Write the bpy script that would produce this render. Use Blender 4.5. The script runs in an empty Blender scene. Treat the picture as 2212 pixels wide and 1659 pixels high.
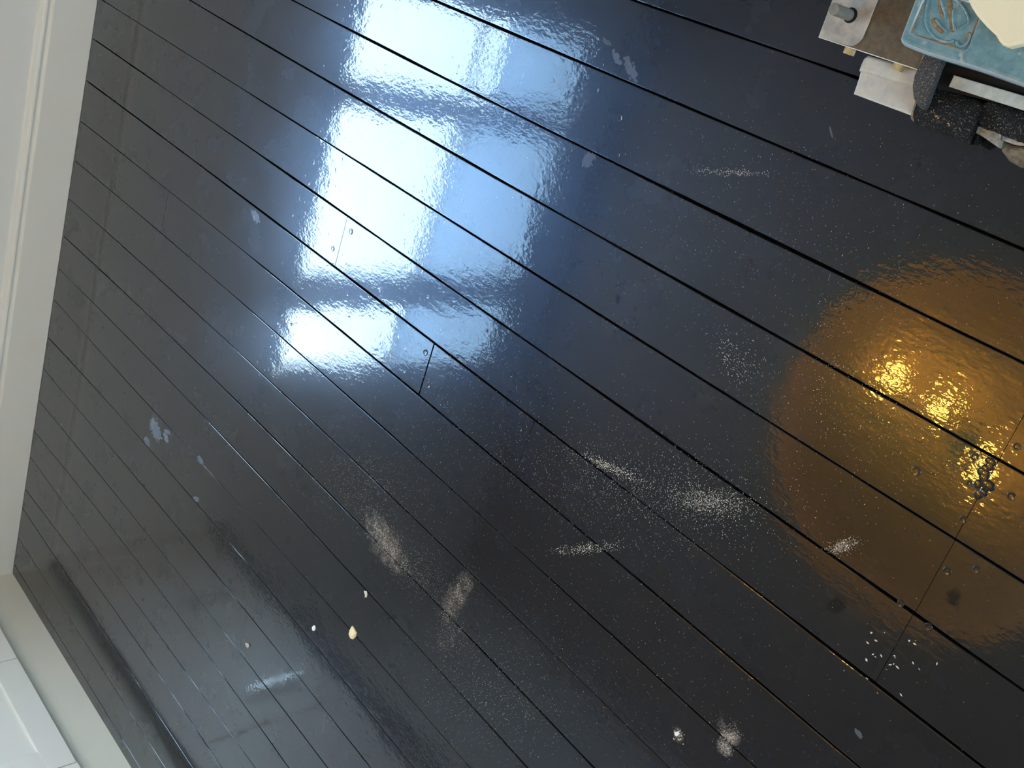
import bpy, bmesh, math, random
from mathutils import Matrix, Vector, noise as mnoise

# ------------------------------------------------------------------ measured data (metres, Z up, floor at 0)
CAM_ROWS = [[0.6412555, 0.2982592, -0.7069886], [0.4771768, -0.8765448, 0.0630204], [-0.6009108, -0.3777707, -0.7044115]]
FOCAL_PX = 2284.375
SEAMS = [[0.0, 0.0122, -0.03144, -1.3, -0.84], [0.00052, 0.007, -0.1701, -1.83, -0.5], [0.00557, 0.01802, -0.30252, -2.35, -0.43], [0.00442, 0.01316, -0.43926, -2.85, -0.36], [0.0003, 0.00181, -0.57655, -3.36, -0.29], [-0.0009, -0.0046, -0.71251, -3.37, -0.22], [-0.00319, -0.01275, -0.84992, -3.41, -0.21], [-0.00626, -0.02458, -0.9898, -3.4, -0.4], [-0.00849, -0.03318, -1.12859, -3.4, -0.5], [-0.01025, -0.03881, -1.26283, -3.41, -0.64], [-0.0129, -0.0485, -1.40055, -3.38, -0.77], [-0.01169, -0.04769, -1.53301, -3.39, -0.91], [-0.01249, -0.04713, -1.65959, -2.78, -1.04], [-0.01961, -0.08404, -1.83464, -3.42, -1.19], [-0.01372, -0.05267, -1.92552, -3.29, -1.31], [-0.01376, -0.05413, -2.0592, -3.4, -1.48], [-0.02554, -0.11201, -2.25193, -3.38, -1.59], [0.0, 0.01041, -2.24259, -3.39, -1.72], [-0.03235, -0.1509, -2.56309, -3.38, -1.86], [0.0, -0.01373, -2.54644, -2.68, -2.03]]
DUST = [[-1.4905, -1.3397, 0.0671, -0.0249, -0.0277, -0.0324, 0.75, 420, 0.8], [-1.5878, -1.2584, 0.1876, 0.0341, -0.0662, -0.123, 0.1, 900, 0.7], [-0.7758, -0.7611, 0.063, 0.0282, -0.0004, -0.0251, 0.3, 700, 0.8], [-0.9857, -0.821, 0.0651, 0.0146, -0.0023, -0.0106, 0.35, 260, 1.0], [-0.9721, -0.9951, 0.063, 0.0524, 0.0077, -0.0054, 0.3, 240, 0.9], [-0.5361, -0.6864, 0.0152, 0.0175, 0.0065, -0.006, 0.55, 170, 0.8], [-1.2342, -1.3093, 0.0104, 0.0696, 0.0277, 0.0108, 0.65, 240, 0.7], [-1.2108, -1.3968, 0.0301, 0.0491, 0.036, -0.028, 0.4, 200, 0.6], [-0.5598, -1.1015, 0.0129, -0.001, -0.0061, -0.0151, 0.95, 90, 0.7], [-0.5597, -1.1248, 0.0119, -0.0051, -0.0061, -0.011, 0.95, 80, 0.7], [-0.5698, -1.0915, 0.0194, -0.01, -0.0098, -0.0183, 0.5, 50, 0.6], [-0.645, -1.1741, 0.0099, -0.0065, -0.0052, -0.008, 0.8, 14, 1.6], [-0.9827, -0.2453, 0.0624, 0.021, 0.0006, -0.0054, 0.22, 130, 0.7], [-1.0692, -1.4412, 0.1728, 0.0133, -0.0793, -0.1482, 0.07, 800, 0.7], [-0.8939, -0.8133, 0.229, 0.0927, -0.0207, -0.105, 0.06, 1300, 0.7], [-1.3701, -1.3302, 0.104, -0.0004, -0.0276, -0.0591, 0.22, 420, 0.7], [-0.6065, -0.4623, 0.1519, -0.0062, -0.0211, -0.1112, 0, 450, 0.7], [-0.9224, -1.1408, 0.3985, 0.1551, -0.09, -0.2898, 0, 700, 0.7], [-0.8343, -0.3035, 0.3245, 0.0277, -0.0601, -0.1938, 0, 600, 0.6], [-1.3056, -0.9286, 0.3629, 0.0941, -0.0757, -0.1853, 0, 700, 0.7], [-0.3945, -0.7924, 0.0454, -0.0027, -0.015, -0.044, 0, 14, 2.2], [-0.8335, -0.5182, 0.0515, -0.0244, -0.0172, -0.0266, 0.12, 160, 0.8], [-1.7085, -1.9869, 0.5484, 0.19, -0.0847, -0.4203, 0, 150, 0.6], [-2.7091, -1.222, 0.6099, -0.1282, -0.1777, -0.4071, 0, 120, 0.8]]
MARKS = [[-2.5782, -1.6706, 0.0361, -0.0183, -0.0212, -0.0207, 0.5], [-2.5124, -1.6597, 0.0164, -0.0098, -0.0097, -0.0074, 0.6], [-2.511, -1.6394, 0.0158, -0.0004, -0.0122, -0.0088, 0.5], [-2.6119, -1.7354, 0.0197, -0.0083, -0.0124, -0.0108, 0.4], [-2.308, -1.6136, 0.0161, -0.0043, -0.0111, -0.0084, 0.4], [-2.2854, -1.7349, 0.017, 0.0013, -0.0078, -0.0099, 0.4], [-1.2937, -0.1473, 0.0145, -0.0107, -0.0066, -0.0036, 0.35], [-1.2544, -0.1563, 0.0198, -0.0171, -0.0094, -0.0045, 0.35], [-1.2784, -0.3319, 0.0097, 0.016, 0.0128, -0.0033, 0.3], [-0.3816, -0.9338, 0.0074, -0.0029, -0.0014, -0.0041, 0.35], [-1.329, -0.1283, 0.0112, -0.0035, -0.0039, -0.0044, 0.25], [-2.2985, -0.8603, 0.023, -0.0086, -0.0082, -0.0098, 0.6], [-0.8383, -0.1269, 0.0059, -0.0067, -0.0011, -0.0011, 0.3]]
DULL = [[-0.5018, -0.7756, 0.014, 0.0034, -0.0004, -0.0167], [-1.1045, -0.5349, 0.0059, -0.0074, -0.0055, -0.0035], [-0.3601, -0.6534, 0.01, 0.0008, 0.0006, -0.0129]]
MACHINE = {"plate": [[-0.8794, -0.0065], [-0.8816, 0.0467], [-0.8841, 0.1043], [-0.7191, 0.1124], [-0.7144, 0.0153], [-0.7135, -0.0047]], "worn": [[-0.877, -0.0055], [-0.88, 0.0467], [-0.8823, 0.103], [-0.8087, 0.1026], [-0.8114, 0.0643], [-0.8114, 0.0483], [-0.8105, 0.0345], [-0.8108, 0.0214], [-0.8106, 0.0117], [-0.8128, 0.0053], [-0.8165, 0.0003], [-0.822, -0.0029], [-0.8286, -0.0038]], "hole": [[-0.8426, 0.0349]], "nut1": [[-0.8281, -0.0101]], "nut2": [[-0.7469, -0.0091]], "rail_low": [[-0.802, -0.063], [-0.8041, -0.0399], [-0.8065, -0.0272], [-0.7107, -0.0229], [-0.6974, -0.0375], [-0.6889, -0.0628]], "rail_up": [[-0.8036, -0.0312], [-0.8046, -0.0215], [-0.804, -0.0133], [-0.7999, -0.0075], [-0.7147, -0.0023], [-0.7109, -0.0269]], "blue": [[-0.7411, 0.0251], [-0.7423, 0.0402], [-0.7444, 0.0751], [-0.7505, 0.1392], [-0.4937, 0.1285], [-0.4863, 0.0173], [-0.556, 0.0163], [-0.6246, 0.0176], [-0.662, 0.0166], [-0.6947, 0.0161], [-0.7176, 0.0169], [-0.731, 0.018], [-0.7374, 0.0206]], "panel": [[-0.7309, 0.0347], [-0.7316, 0.0542], [-0.7321, 0.0813], [-0.7338, 0.0928], [-0.6471, 0.093], [-0.6471, 0.0768], [-0.6452, 0.0526], [-0.6433, 0.0425], [-0.6446, 0.0374], [-0.6495, 0.0341], [-0.6759, 0.0332], [-0.7209, 0.0332]], "ridge_a": [[-0.7257, 0.0827], [-0.7209, 0.0668], [-0.7162, 0.0557], [-0.7089, 0.0479], [-0.7019, 0.0432], [-0.6936, 0.0398], [-0.6836, 0.0385], [-0.6742, 0.0399], [-0.6671, 0.0439]], "ridge_b": [[-0.6918, 0.0905], [-0.6809, 0.0869], [-0.6721, 0.082], [-0.6642, 0.0753], [-0.661, 0.0698], [-0.6636, 0.0635], [-0.6673, 0.0585]], "ridge_c": [[-0.7089, 0.0862], [-0.7013, 0.0768], [-0.6944, 0.0705], [-0.6923, 0.0654]], "ridge_d": [[-0.7045, 0.0613], [-0.6955, 0.0564], [-0.6873, 0.053], [-0.6811, 0.0498]], "ridge_e": [[-0.6655, 0.0444], [-0.6602, 0.0394], [-0.6544, 0.0402], [-0.6511, 0.0444], [-0.6501, 0.0511], [-0.6525, 0.0577]], "ridge_f": [[-0.6872, 0.0797], [-0.6818, 0.0674], [-0.6722, 0.0539]], "dirt_a": [[-0.7101, 0.085], [-0.7053, 0.0774], [-0.7004, 0.0714], [-0.6943, 0.0657]], "dirt_b": [[-0.6987, 0.0879], [-0.6935, 0.0813], [-0.6887, 0.0737], [-0.6828, 0.0647], [-0.6738, 0.0526]], "dirt_c": [[-0.7082, 0.0612], [-0.7024, 0.0554], [-0.695, 0.0517], [-0.6863, 0.0492]], "dirt_d": [[-0.6556, 0.0576], [-0.6527, 0.0528], [-0.6522, 0.0449]], "dirt_l": [[-0.731, 0.0764], [-0.7305, 0.0643], [-0.7301, 0.0503], [-0.7289, 0.0365]], "dirt_m": [[-0.7257, 0.0341], [-0.7003, 0.0346], [-0.6777, 0.036], [-0.6521, 0.034]], "dirt_r": [[-0.6503, 0.0759], [-0.6488, 0.0643], [-0.6466, 0.0513]], "cream": [[-0.6652, 0.0921], [-0.6574, 0.0855], [-0.6455, 0.0777], [-0.6281, 0.0691], [-0.6119, 0.0626], [-0.6051, 0.0575], [-0.5982, 0.054], [-0.5912, 0.0536], [-0.5821, 0.0586], [-0.5736, 0.0633], [-0.53, 0.0854], [-0.5796, 0.1509], [-0.6977, 0.1192]], "strap": [[-0.7141, 0.0148], [-0.6879, 0.0161], [-0.685, 0.0075], [-0.6847, -0.0081], [-0.6831, -0.0172], [-0.6835, -0.0332], [-0.6831, -0.0491], [-0.6929, -0.0467], [-0.7016, -0.039], [-0.71, -0.0256], [-0.7127, -0.0126], [-0.7125, -0.0036]], "roll_a": [[-0.6914, -0.0431]], "bar": [[-0.6704, 0.0042], [-0.6704, -0.0116], [-0.5625, -0.0092], [-0.4906, -0.0073], [-0.4893, 0.0073], [-0.5711, 0.0075]], "jawa": [[-0.616, -0.0452], [-0.5955, -0.0448], [-0.5833, -0.0415], [-0.5793, -0.0537], [-0.5765, -0.0628], [-0.5896, -0.0599], [-0.6034, -0.0568], [-0.6152, -0.0551]], "jawb": [[-0.5833, -0.0415], [-0.5607, -0.0376], [-0.5539, -0.0317], [-0.541, -0.048], [-0.5612, -0.0525], [-0.5793, -0.0528]], "jawc": [[-0.5841, -0.0534], [-0.5654, -0.0539], [-0.5444, -0.049], [-0.5266, -0.0662], [-0.5445, -0.0768], [-0.5624, -0.074], [-0.5767, -0.0659]], "base": [[-0.8611, 0.0102], [-0.8765, 0.092], [-0.525, 0.1314], [-0.5008, 0.0058], [-0.5675, -0.0072], [-0.6647, -0.0167], [-0.692, -0.0189], [-0.7253, -0.0033], [-0.7346, 0.0004]]}

random.seed(7)
SC = bpy.context.scene
COL = SC.collection
R = math.radians

# ------------------------------------------------------------------ camera
cam_data = bpy.data.cameras.new('camera')
cam_data.sensor_width = 36.0
cam_data.lens = FOCAL_PX / 2212.0 * 36.0
cam_data.clip_start = 0.02
cam = bpy.data.objects.new('camera', cam_data)
COL.objects.link(cam)
r0, r1, r2 = [Vector(r) for r in CAM_ROWS]
cam.matrix_world = Matrix(((r0.x, -r1.x, -r2.x, 0), (r0.y, -r1.y, -r2.y, 0), (r0.z, -r1.z, -r2.z, 1.5), (0, 0, 0, 1)))
SC.camera = cam

# ------------------------------------------------------------------ exposure, sky
SC.view_settings.view_transform = 'Standard'
SC.view_settings.look = 'None'
SC.view_settings.gamma = 1.0
SC.view_settings.use_curve_mapping = False
SC.view_settings.exposure = 0.06
SKY_COLOR = (0.63, 0.84, 1.05)
SKY_STRENGTH = 26.0
world = bpy.data.worlds.new('overcast_sky')
world.use_nodes = True
bg = world.node_tree.nodes['Background']
bg.inputs['Color'].default_value = (*SKY_COLOR, 1)
bg.inputs['Strength'].default_value = SKY_STRENGTH
SC.world = world
BULB_COLOR = (1.0, 0.50, 0.07)
BULB_STRENGTH = 135.0

# room limits
XL, XR = -3.434, 2.2
YB, YF = -3.40, 2.40
ZC = 2.60
WIN_Y0, WIN_Y1, WIN_Z0, WIN_Z1 = -2.06, -0.275, 0.94, 2.36

def window_portal(y0, y1, z0, z1, x, into):
    """light portal: steers sampling of the sky towards a window opening, adds no light"""
    d = bpy.data.lights.new('window_portal', 'AREA')
    d.shape = 'RECTANGLE'
    d.size, d.size_y = y1 - y0, z1 - z0
    d.cycles.is_portal = True
    p = bpy.data.objects.new('window_portal', d)
    COL.objects.link(p)
    p.location = (x, (y0 + y1) / 2, (z0 + z1) / 2)
    p.rotation_euler = Vector((into, 0, 0)).to_track_quat('-Z', 'Z').to_euler()
window_portal(WIN_Y0, WIN_Y1, WIN_Z0, WIN_Z1, XL - 0.16, 1)
window_portal(-0.85, 0.55, 0.95, 2.10, XR + 0.16, -1)

# ------------------------------------------------------------------ node helpers
def new_mat(name):
    m = bpy.data.materials.new(name)
    m.use_nodes = True
    nt = m.node_tree
    return m, nt, nt.nodes['Principled BSDF']

def N(nt, kind, **kw):
    n = nt.nodes.new(kind)
    for k, v in kw.items():
        setattr(n, k, v)
    return n

def math_node(nt, op, a, b=None, clamp=False):
    n = N(nt, 'ShaderNodeMath', operation=op, use_clamp=clamp)
    for i, v in enumerate((a, b)):
        if v is None:
            continue
        if isinstance(v, (int, float)):
            n.inputs[i].default_value = v
        else:
            nt.links.new(v, n.inputs[i])
    return n.outputs[0]

def noise_node(nt, vec, scale, detail=2.0, rough=0.5):
    n = N(nt, 'ShaderNodeTexNoise')
    n.inputs['Scale'].default_value = scale
    n.inputs['Detail'].default_value = detail
    n.inputs['Roughness'].default_value = rough
    nt.links.new(vec, n.inputs['Vector'])
    return n.outputs['Fac']

def map_range(nt, v, a, b, c, d):
    n = N(nt, 'ShaderNodeMapRange')
    n.clamp = True
    nt.links.new(v, n.inputs['Value'])
    for k, x in zip(('From Min', 'From Max', 'To Min', 'To Max'), (a, b, c, d)):
        n.inputs[k].default_value = x
    return n.outputs['Result']

def mix_color(nt, fac, a, b):
    n = N(nt, 'ShaderNodeMix', data_type='RGBA')
    if isinstance(fac, (int, float)):
        n.inputs[0].default_value = fac
    else:
        nt.links.new(fac, n.inputs[0])
    for i, v in ((6, a), (7, b)):
        if isinstance(v, tuple):
            n.inputs[i].default_value = (*v, 1) if len(v) == 3 else v
        else:
            nt.links.new(v, n.inputs[i])
    return n.outputs[2]

def position(nt):
    return N(nt, 'ShaderNodeNewGeometry').outputs['Position']

def simple(name, color, rough=0.5, metal=0.0, spec=0.5, var=0.06, scale=14.0, bump=0.0, bscale=60.0):
    m, nt, b = new_mat(name)
    p = position(nt)
    f = noise_node(nt, p, scale, 4.0, 0.6)
    lo = tuple(c * (1 - var) for c in color)
    hi = tuple(min(1, c * (1 + var)) for c in color)
    nt.links.new(mix_color(nt, f, lo, hi), b.inputs['Base Color'])
    b.inputs['Roughness'].default_value = rough
    b.inputs['Metallic'].default_value = metal
    b.inputs['Specular IOR Level'].default_value = spec
    if bump:
        bp = N(nt, 'ShaderNodeBump')
        bp.inputs['Strength'].default_value = 1.0
        bp.inputs['Distance'].default_value = bump
        nt.links.new(noise_node(nt, p, bscale, 3.0), bp.inputs['Height'])
        nt.links.new(bp.outputs['Normal'], b.inputs['Normal'])
    return m

# ------------------------------------------------------------------ black gloss-painted boards
def ellipse_mask(nt, pos, e):
    cx, cy, ux, uy, vx, vy = e[:6]
    det = ux * vy - uy * vx
    sub = N(nt, 'ShaderNodeVectorMath', operation='SUBTRACT')
    nt.links.new(pos, sub.inputs[0])
    sub.inputs[1].default_value = (cx, cy, 0)
    sq = []
    for row in ((vy / det, -vx / det, 0), (-uy / det, ux / det, 0)):
        d = N(nt, 'ShaderNodeVectorMath', operation='DOT_PRODUCT')
        nt.links.new(sub.outputs[0], d.inputs[0])
        d.inputs[1].default_value = row
        sq.append(math_node(nt, 'MULTIPLY', d.outputs['Value'], d.outputs['Value']))
    r2_ = math_node(nt, 'ADD', sq[0], sq[1])
    return r2_

def floor_paint():
    m, nt, b = new_mat('black_gloss_floor_paint')
    L = nt.links.new
    pos = position(nt)
    # dust films (wiped sawdust) with shapes of their own
    speck = noise_node(nt, pos, 300.0, 3.0, 0.8)
    film = noise_node(nt, pos, 45.0, 5.0, 0.65)
    grain = math_node(nt, 'MULTIPLY', map_range(nt, speck, 0.46, 0.62, 0.10, 1.0), map_range(nt, film, 0.35, 0.65, 0.5, 1.0))
    total = None
    for e in DUST:
        if e[6] <= 0:
            continue
        g = map_range(nt, ellipse_mask(nt, pos, e), 0.0, 3.4, e[6] * 1.1, 0.0)
        total = g if total is None else math_node(nt, 'MAXIMUM', total, g)
    patchy = map_range(nt, math_node(nt, 'ADD', math_node(nt, 'MULTIPLY', film, 1.1), math_node(nt, 'MULTIPLY', total, 0.8)), 0.86, 1.45, 0.0, 1.0)
    dustmask = math_node(nt, 'MULTIPLY', math_node(nt, 'MULTIPLY', patchy, math_node(nt, 'MULTIPLY', total, 1.25)), grain, True)
    mk = None
    for e in MARKS:
        rr = math_node(nt, 'ADD', ellipse_mask(nt, pos, e), map_range(nt, noise_node(nt, pos, 110.0, 3.0), 0.3, 0.7, -0.7, 0.7))
        g = map_range(nt, rr, 0.8, 1.05, e[6], 0.0)
        mk = g if mk is None else math_node(nt, 'MAXIMUM', mk, g)
    c0 = mix_color(nt, noise_node(nt, pos, 5.0, 4.0, 0.6), (0.0075, 0.0056, 0.0048), (0.0130, 0.0098, 0.0080))
    # fine scattered grit trodden over the whole floor
    grit = map_range(nt, noise_node(nt, pos, 260.0, 1.0), 0.74, 0.80, 0.0, 0.25)
    c1 = mix_color(nt, grit, c0, (0.25, 0.24, 0.23))
    c2 = mix_color(nt, mk, c1, (0.20, 0.23, 0.28))
    c3 = mix_color(nt, dustmask, c2, (0.62, 0.55, 0.47))
    L(c3, b.inputs['Base Color'])
    # greasy film under hard clear gloss; blue window haze put into the specular tint
    smear = noise_node(nt, pos, 7.0, 5.0, 0.62)
    L(map_range(nt, smear, 0.3, 0.7, 0.22, 0.30), b.inputs['Roughness'])
    b.inputs['Specular IOR Level'].default_value = 0.34
    b.inputs['Specular Tint'].default_value = (0.12, 0.42, 1.0, 1)
    cover = math_node(nt, 'MAXIMUM', dustmask, mk)
    for e in DULL:   # matt scuffs where the gloss is gone
        rr = math_node(nt, 'ADD', ellipse_mask(nt, pos, e), map_range(nt, noise_node(nt, pos, 90.0, 3.0), 0.3, 0.7, -0.5, 0.5))
        cover = math_node(nt, 'MAXIMUM', cover, map_range(nt, rr, 0.3, 1.3, 0.5, 0.0))
    L(map_range(nt, cover, 0.0, 0.6, 1.0, 0.0), b.inputs['Coat Weight'])
    cr = map_range(nt, smear, 0.40, 0.75, 0.02, 0.06)
    L(cr, b.inputs['Coat Roughness'])
    b.inputs['Coat IOR'].default_value = 1.43
    # brush ripples, orange peel, drips
    stretch = N(nt, 'ShaderNodeMapping')
    stretch.inputs['Scale'].default_value = (0.55, 1.0, 1.0)
    L(pos, stretch.inputs['Vector'])
    sv = stretch.outputs['Vector']
    fine = noise_node(nt, sv, 95.0, 2.5, 0.55)
    mid = noise_node(nt, sv, 26.0, 2.0, 0.5)
    big = noise_node(nt, pos, 6.0, 2.0, 0.5)
    lumps = map_range(nt, noise_node(nt, pos, 60.0, 1.0), 0.66, 0.78, 0.0, 1.0)
    region = map_range(nt, noise_node(nt, pos, 3.0, 2.0), 0.35, 0.65, 0.35, 1.0)
    h = math_node(nt, 'MULTIPLY', math_node(nt, 'MULTIPLY', fine, region), 0.00024)
    h = math_node(nt, 'ADD', h, math_node(nt, 'MULTIPLY', mid, 0.00030))
    h = math_node(nt, 'ADD', h, math_node(nt, 'MULTIPLY', big, 0.0006))
    h = math_node(nt, 'ADD', h, math_node(nt, 'MULTIPLY', lumps, 0.00008))
    h = math_node(nt, 'ADD', h, math_node(nt, 'MULTIPLY', noise_node(nt, sv, 190.0, 2.0, 0.5), 0.00005))
    vor = N(nt, 'ShaderNodeTexVoronoi')
    vor.inputs['Scale'].default_value = 75.0
    L(sv, vor.inputs['Vector'])
    pimple = math_node(nt, 'MULTIPLY', map_range(nt, vor.outputs['Distance'], 0.06, 0.34, 1.0, 0.0), map_range(nt, noise_node(nt, pos, 13.0, 2.0), 0.45, 0.62, 0.0, 1.0))
    h = math_node(nt, 'ADD', h, math_node(nt, 'MULTIPLY', pimple, 0.00010))
    bp = N(nt, 'ShaderNodeBump')
    bp.inputs['Strength'].default_value = 1.0
    bp.inputs['Distance'].default_value = 1.0
    L(h, bp.inputs['Height'])
    L(bp.outputs['Normal'], b.inputs['Coat Normal'])
    return m

def weathered(name, base, dark, rust=None, rough=0.45, metal=0.0, scale=40.0, bump=0.0003, bscale=400.0, rust_lo=0.58, rust_hi=0.7):
    m, nt, b = new_mat(name)
    L = nt.links.new
    pos = position(nt)
    c = mix_color(nt, map_range(nt, noise_node(nt, pos, scale, 5.0, 0.65), 0.35, 0.65, 0, 1), dark, base)
    if rust:
        c = mix_color(nt, map_range(nt, noise_node(nt, pos, scale * 0.8 + 7, 4.0, 0.6), rust_lo, rust_hi, 0, 0.8), c, rust)
    L(c, b.inputs['Base Color'])
    b.inputs['Roughness'].default_value = rough
    b.inputs['Metallic'].default_value = metal
    if bump:
        bp = N(nt, 'ShaderNodeBump')
        bp.inputs['Distance'].default_value = bump
        L(noise_node(nt, pos, bscale, 3.0, 0.6), bp.inputs['Height'])
        L(bp.outputs['Normal'], b.inputs['Normal'])
    return m

def speckled(name, base, spot, scale, lo, hi, rough=0.8, bump=0.001, bscale=600.0, spec=0.3):
    m, nt, b = new_mat(name)
    L = nt.links.new
    pos = position(nt)
    L(mix_color(nt, map_range(nt, noise_node(nt, pos, scale, 2.0, 0.7), lo, hi, 0, 1), base, spot), b.inputs['Base Color'])
    b.inputs['Roughness'].default_value = rough
    b.inputs['Specular IOR Level'].default_value = spec
    bp = N(nt, 'ShaderNodeBump')
    bp.inputs['Distance'].default_value = bump
    L(noise_node(nt, pos, bscale, 3.0, 0.7), bp.inputs['Height'])
    L(bp.outputs['Normal'], b.inputs['Normal'])
    return m

def glass_mat():
    m, nt, b = new_mat('window_glass')
    nt.nodes.remove(b)
    out = [n for n in nt.nodes if n.type == 'OUTPUT_MATERIAL'][0]
    tr = N(nt, 'ShaderNodeBsdfTransparent')
    tr.inputs['Color'].default_value = (0.95, 0.98, 0.97, 1)
    gl = N(nt, 'ShaderNodeBsdfGlossy')
    gl.inputs['Roughness'].default_value = 0.01
    mx = N(nt, 'ShaderNodeMixShader')
    mx.inputs[0].default_value = 0.06
    nt.links.new(tr.outputs[0], mx.inputs[1])
    nt.links.new(gl.outputs[0], mx.inputs[2])
    nt.links.new(mx.outputs[0], out.inputs['Surface'])
    return m

def sheer_mat():
    m, nt, b = new_mat('sheer_blind_cloth')
    nt.nodes.remove(b)
    out = [n for n in nt.nodes if n.type == 'OUTPUT_MATERIAL'][0]
    tl = N(nt, 'ShaderNodeBsdfTranslucent')
    tl.inputs['Color'].default_value = (0.50, 0.62, 0.76, 1)
    df = N(nt, 'ShaderNodeBsdfDiffuse')
    df.inputs['Color'].default_value = (0.75, 0.75, 0.74, 1)
    mx = N(nt, 'ShaderNodeMixShader')
    mx.inputs[0].default_value = 0.25
    nt.links.new(tl.outputs[0], mx.inputs[1])
    nt.links.new(df.outputs[0], mx.inputs[2])
    nt.links.new(mx.outputs[0], out.inputs['Surface'])
    return m

def emit_mat(name, color, strength):
    m, nt, b = new_mat(name)
    b.inputs['Base Color'].default_value = (0.8, 0.7, 0.5, 1)
    b.inputs['Emission Color'].default_value = (*color, 1)
    b.inputs['Emission Strength'].default_value = strength
    return m

M = {
    'floor': floor_paint(),
    'under': simple('dark_underfloor', (0.006, 0.005, 0.005), 0.9, spec=0.1),
    'wall': simple('warm_white_wall_paint', (0.82, 0.785, 0.715), 0.6, var=0.02, bump=0.0002, bscale=150),
    'ceiling': simple('tan_ceiling', (0.66, 0.48, 0.36), 0.8, var=0.02),
    'trim': simple('satin_white_woodwork', (0.82, 0.775, 0.69), 0.32, var=0.02),
    'plinth': simple('cream_white_plinth', (0.82, 0.77, 0.66), 0.35, var=0.02),
    'cabinet': simple('satin_white_cabinet', (0.84, 0.795, 0.725), 0.35, var=0.015),
    'worktop': simple('dark_worktop', (0.02, 0.016, 0.014), 0.35),
    'tile': simple('dark_brown_splashback', (0.045, 0.033, 0.027), 0.5),
    'chrome': simple('satin_steel', (0.8, 0.82, 0.84), 0.15, metal=1.0, var=0.01),
    'glass': glass_mat(),
    'blind': sheer_mat(),
    'bulb': emit_mat('glowing_amber_bulb', BULB_COLOR, BULB_STRENGTH),
    'brass': simple('brass', (0.7, 0.45, 0.16), 0.3, metal=1.0),
    'gold': simple('gold_shade_lining', (0.80, 0.56, 0.22), 0.45),
    'blue': weathered('worn_blue_enamel', (0.155, 0.265, 0.29), (0.085, 0.18, 0.215), (0.40, 0.42, 0.43), 0.27, 0.0, 70.0, 0.0005, 260.0, 0.60, 0.72),
    'dirt': weathered('caked_sawdust_dirt', (0.30, 0.185, 0.085), (0.13, 0.085, 0.045), None, 0.9, 0.0, 160.0, 0.0008, 500.0),
    'plate': weathered('brown_tarnished_steel', (0.115, 0.083, 0.042), (0.062, 0.044, 0.022), (0.15, 0.09, 0.035), 0.5, 0.0, 120.0, 0.0002, 500.0),
    'worn': weathered('scuffed_bright_steel', (0.42, 0.375, 0.32), (0.25, 0.225, 0.21), (0.34, 0.16, 0.04), 0.4, 0.15, 45.0, 0.0002, 400.0, 0.62, 0.72),
    'pin': weathered('grey_steel', (0.20, 0.185, 0.16), (0.14, 0.125, 0.10), None, 0.5, 0.0, 80.0, 0.0001),
    'nut': weathered('brassy_nut', (0.50, 0.38, 0.18), (0.33, 0.23, 0.10), None, 0.5, 0.0, 120.0, 0.0002),
    'rail': weathered('cream_grey_casting', (0.50, 0.465, 0.385), (0.38, 0.375, 0.35), None, 0.38, 0.0, 60.0, 0.0002, 300.0),
    'bar': weathered('dusty_bare_aluminium', (0.47, 0.49, 0.44), (0.33, 0.36, 0.34), None, 0.42, 0.1, 70.0, 0.0002, 400.0),
    'casting': simple('shade_black_cast_iron', (0.012, 0.010, 0.009), 0.75, spec=0.2),  # near-black: shade of the void under the blue casting put into the colour
    'strap': speckled('dusty_dark_rubber', (0.038, 0.037, 0.041), (0.30, 0.25, 0.19), 520.0, 0.55, 0.70, 0.7, 0.0004),
    'grit': speckled('coarse_black_abrasive', (0.006, 0.006, 0.0065), (0.26, 0.22, 0.18), 380.0, 0.58, 0.70, 0.7, 0.0022, 520.0, 0.25),
    'jaw': weathered('flaking_grey_metal', (0.36, 0.33, 0.28), (0.13, 0.115, 0.095), (0.36, 0.23, 0.09), 0.55, 0.0, 130.0, 0.0008, 400.0),
    'shell': weathered('brown_burnt_shell', (0.20, 0.16, 0.10), (0.06, 0.045, 0.03), None, 0.55, 0.0, 110.0, 0.0008, 300.0),
    'cream': simple('pale_cream_board', (0.80, 0.69, 0.47), 0.55, var=0.04, scale=30),
    'edge_blue': simple('blue_enamel_edge_wear_and_painted_highlight', (0.27, 0.345, 0.37), 0.3, var=0.25, scale=160),  # pale edge wear plus a highlight painted into the colour
    'edge_pale': simple('painted_edge_highlight', (0.60, 0.57, 0.50), 0.35, var=0.2, scale=160),  # bright edge highlight of plate and rail put into the colour
    'rust': simple('orange_rust_fleck', (0.55, 0.24, 0.08), 0.8),
    'sawdust': simple('pale_sawdust', (0.72, 0.64, 0.53), 0.9, var=0.25, scale=200),
    'chip': simple('pale_wood', (0.85, 0.70, 0.42), 0.8, var=0.15, scale=150),
    'white': simple('white_plaster', (0.88, 0.88, 0.86), 0.8),
    'grey': simple('grey_fluff', (0.38, 0.36, 0.34), 0.9),
}

# ------------------------------------------------------------------ mesh helpers
def obj(name, bm, mat, parent=None, smooth=False, origin=None):
    me = bpy.data.meshes.new(name)
    bmesh.ops.recalc_face_normals(bm, faces=bm.faces)
    if origin is not None:
        bmesh.ops.translate(bm, verts=bm.verts, vec=-Vector(origin))
    bm.to_mesh(me)
    bm.free()
    if smooth:
        for p in me.polygons:
            p.use_smooth = True
    me.materials.append(M[mat])
    o = bpy.data.objects.new(name, me)
    COL.objects.link(o)
    if origin is not None:
        o.location = origin
    if parent is not None:
        o.parent = parent
        o.matrix_parent_inverse = Matrix.Translation(-Vector(parent.location))
    return o

def thing(name, label, cat, loc=(0, 0, 0), group=None):
    o = bpy.data.objects.new(name, None)
    COL.objects.link(o)
    o.location = loc
    o.empty_display_size = 0.05
    tag(o, label, cat, group)
    return o

def tag(o, label, cat, group=None):
    o['label'] = label
    o['category'] = cat
    if group:
        o['group'] = group
    return o

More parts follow.
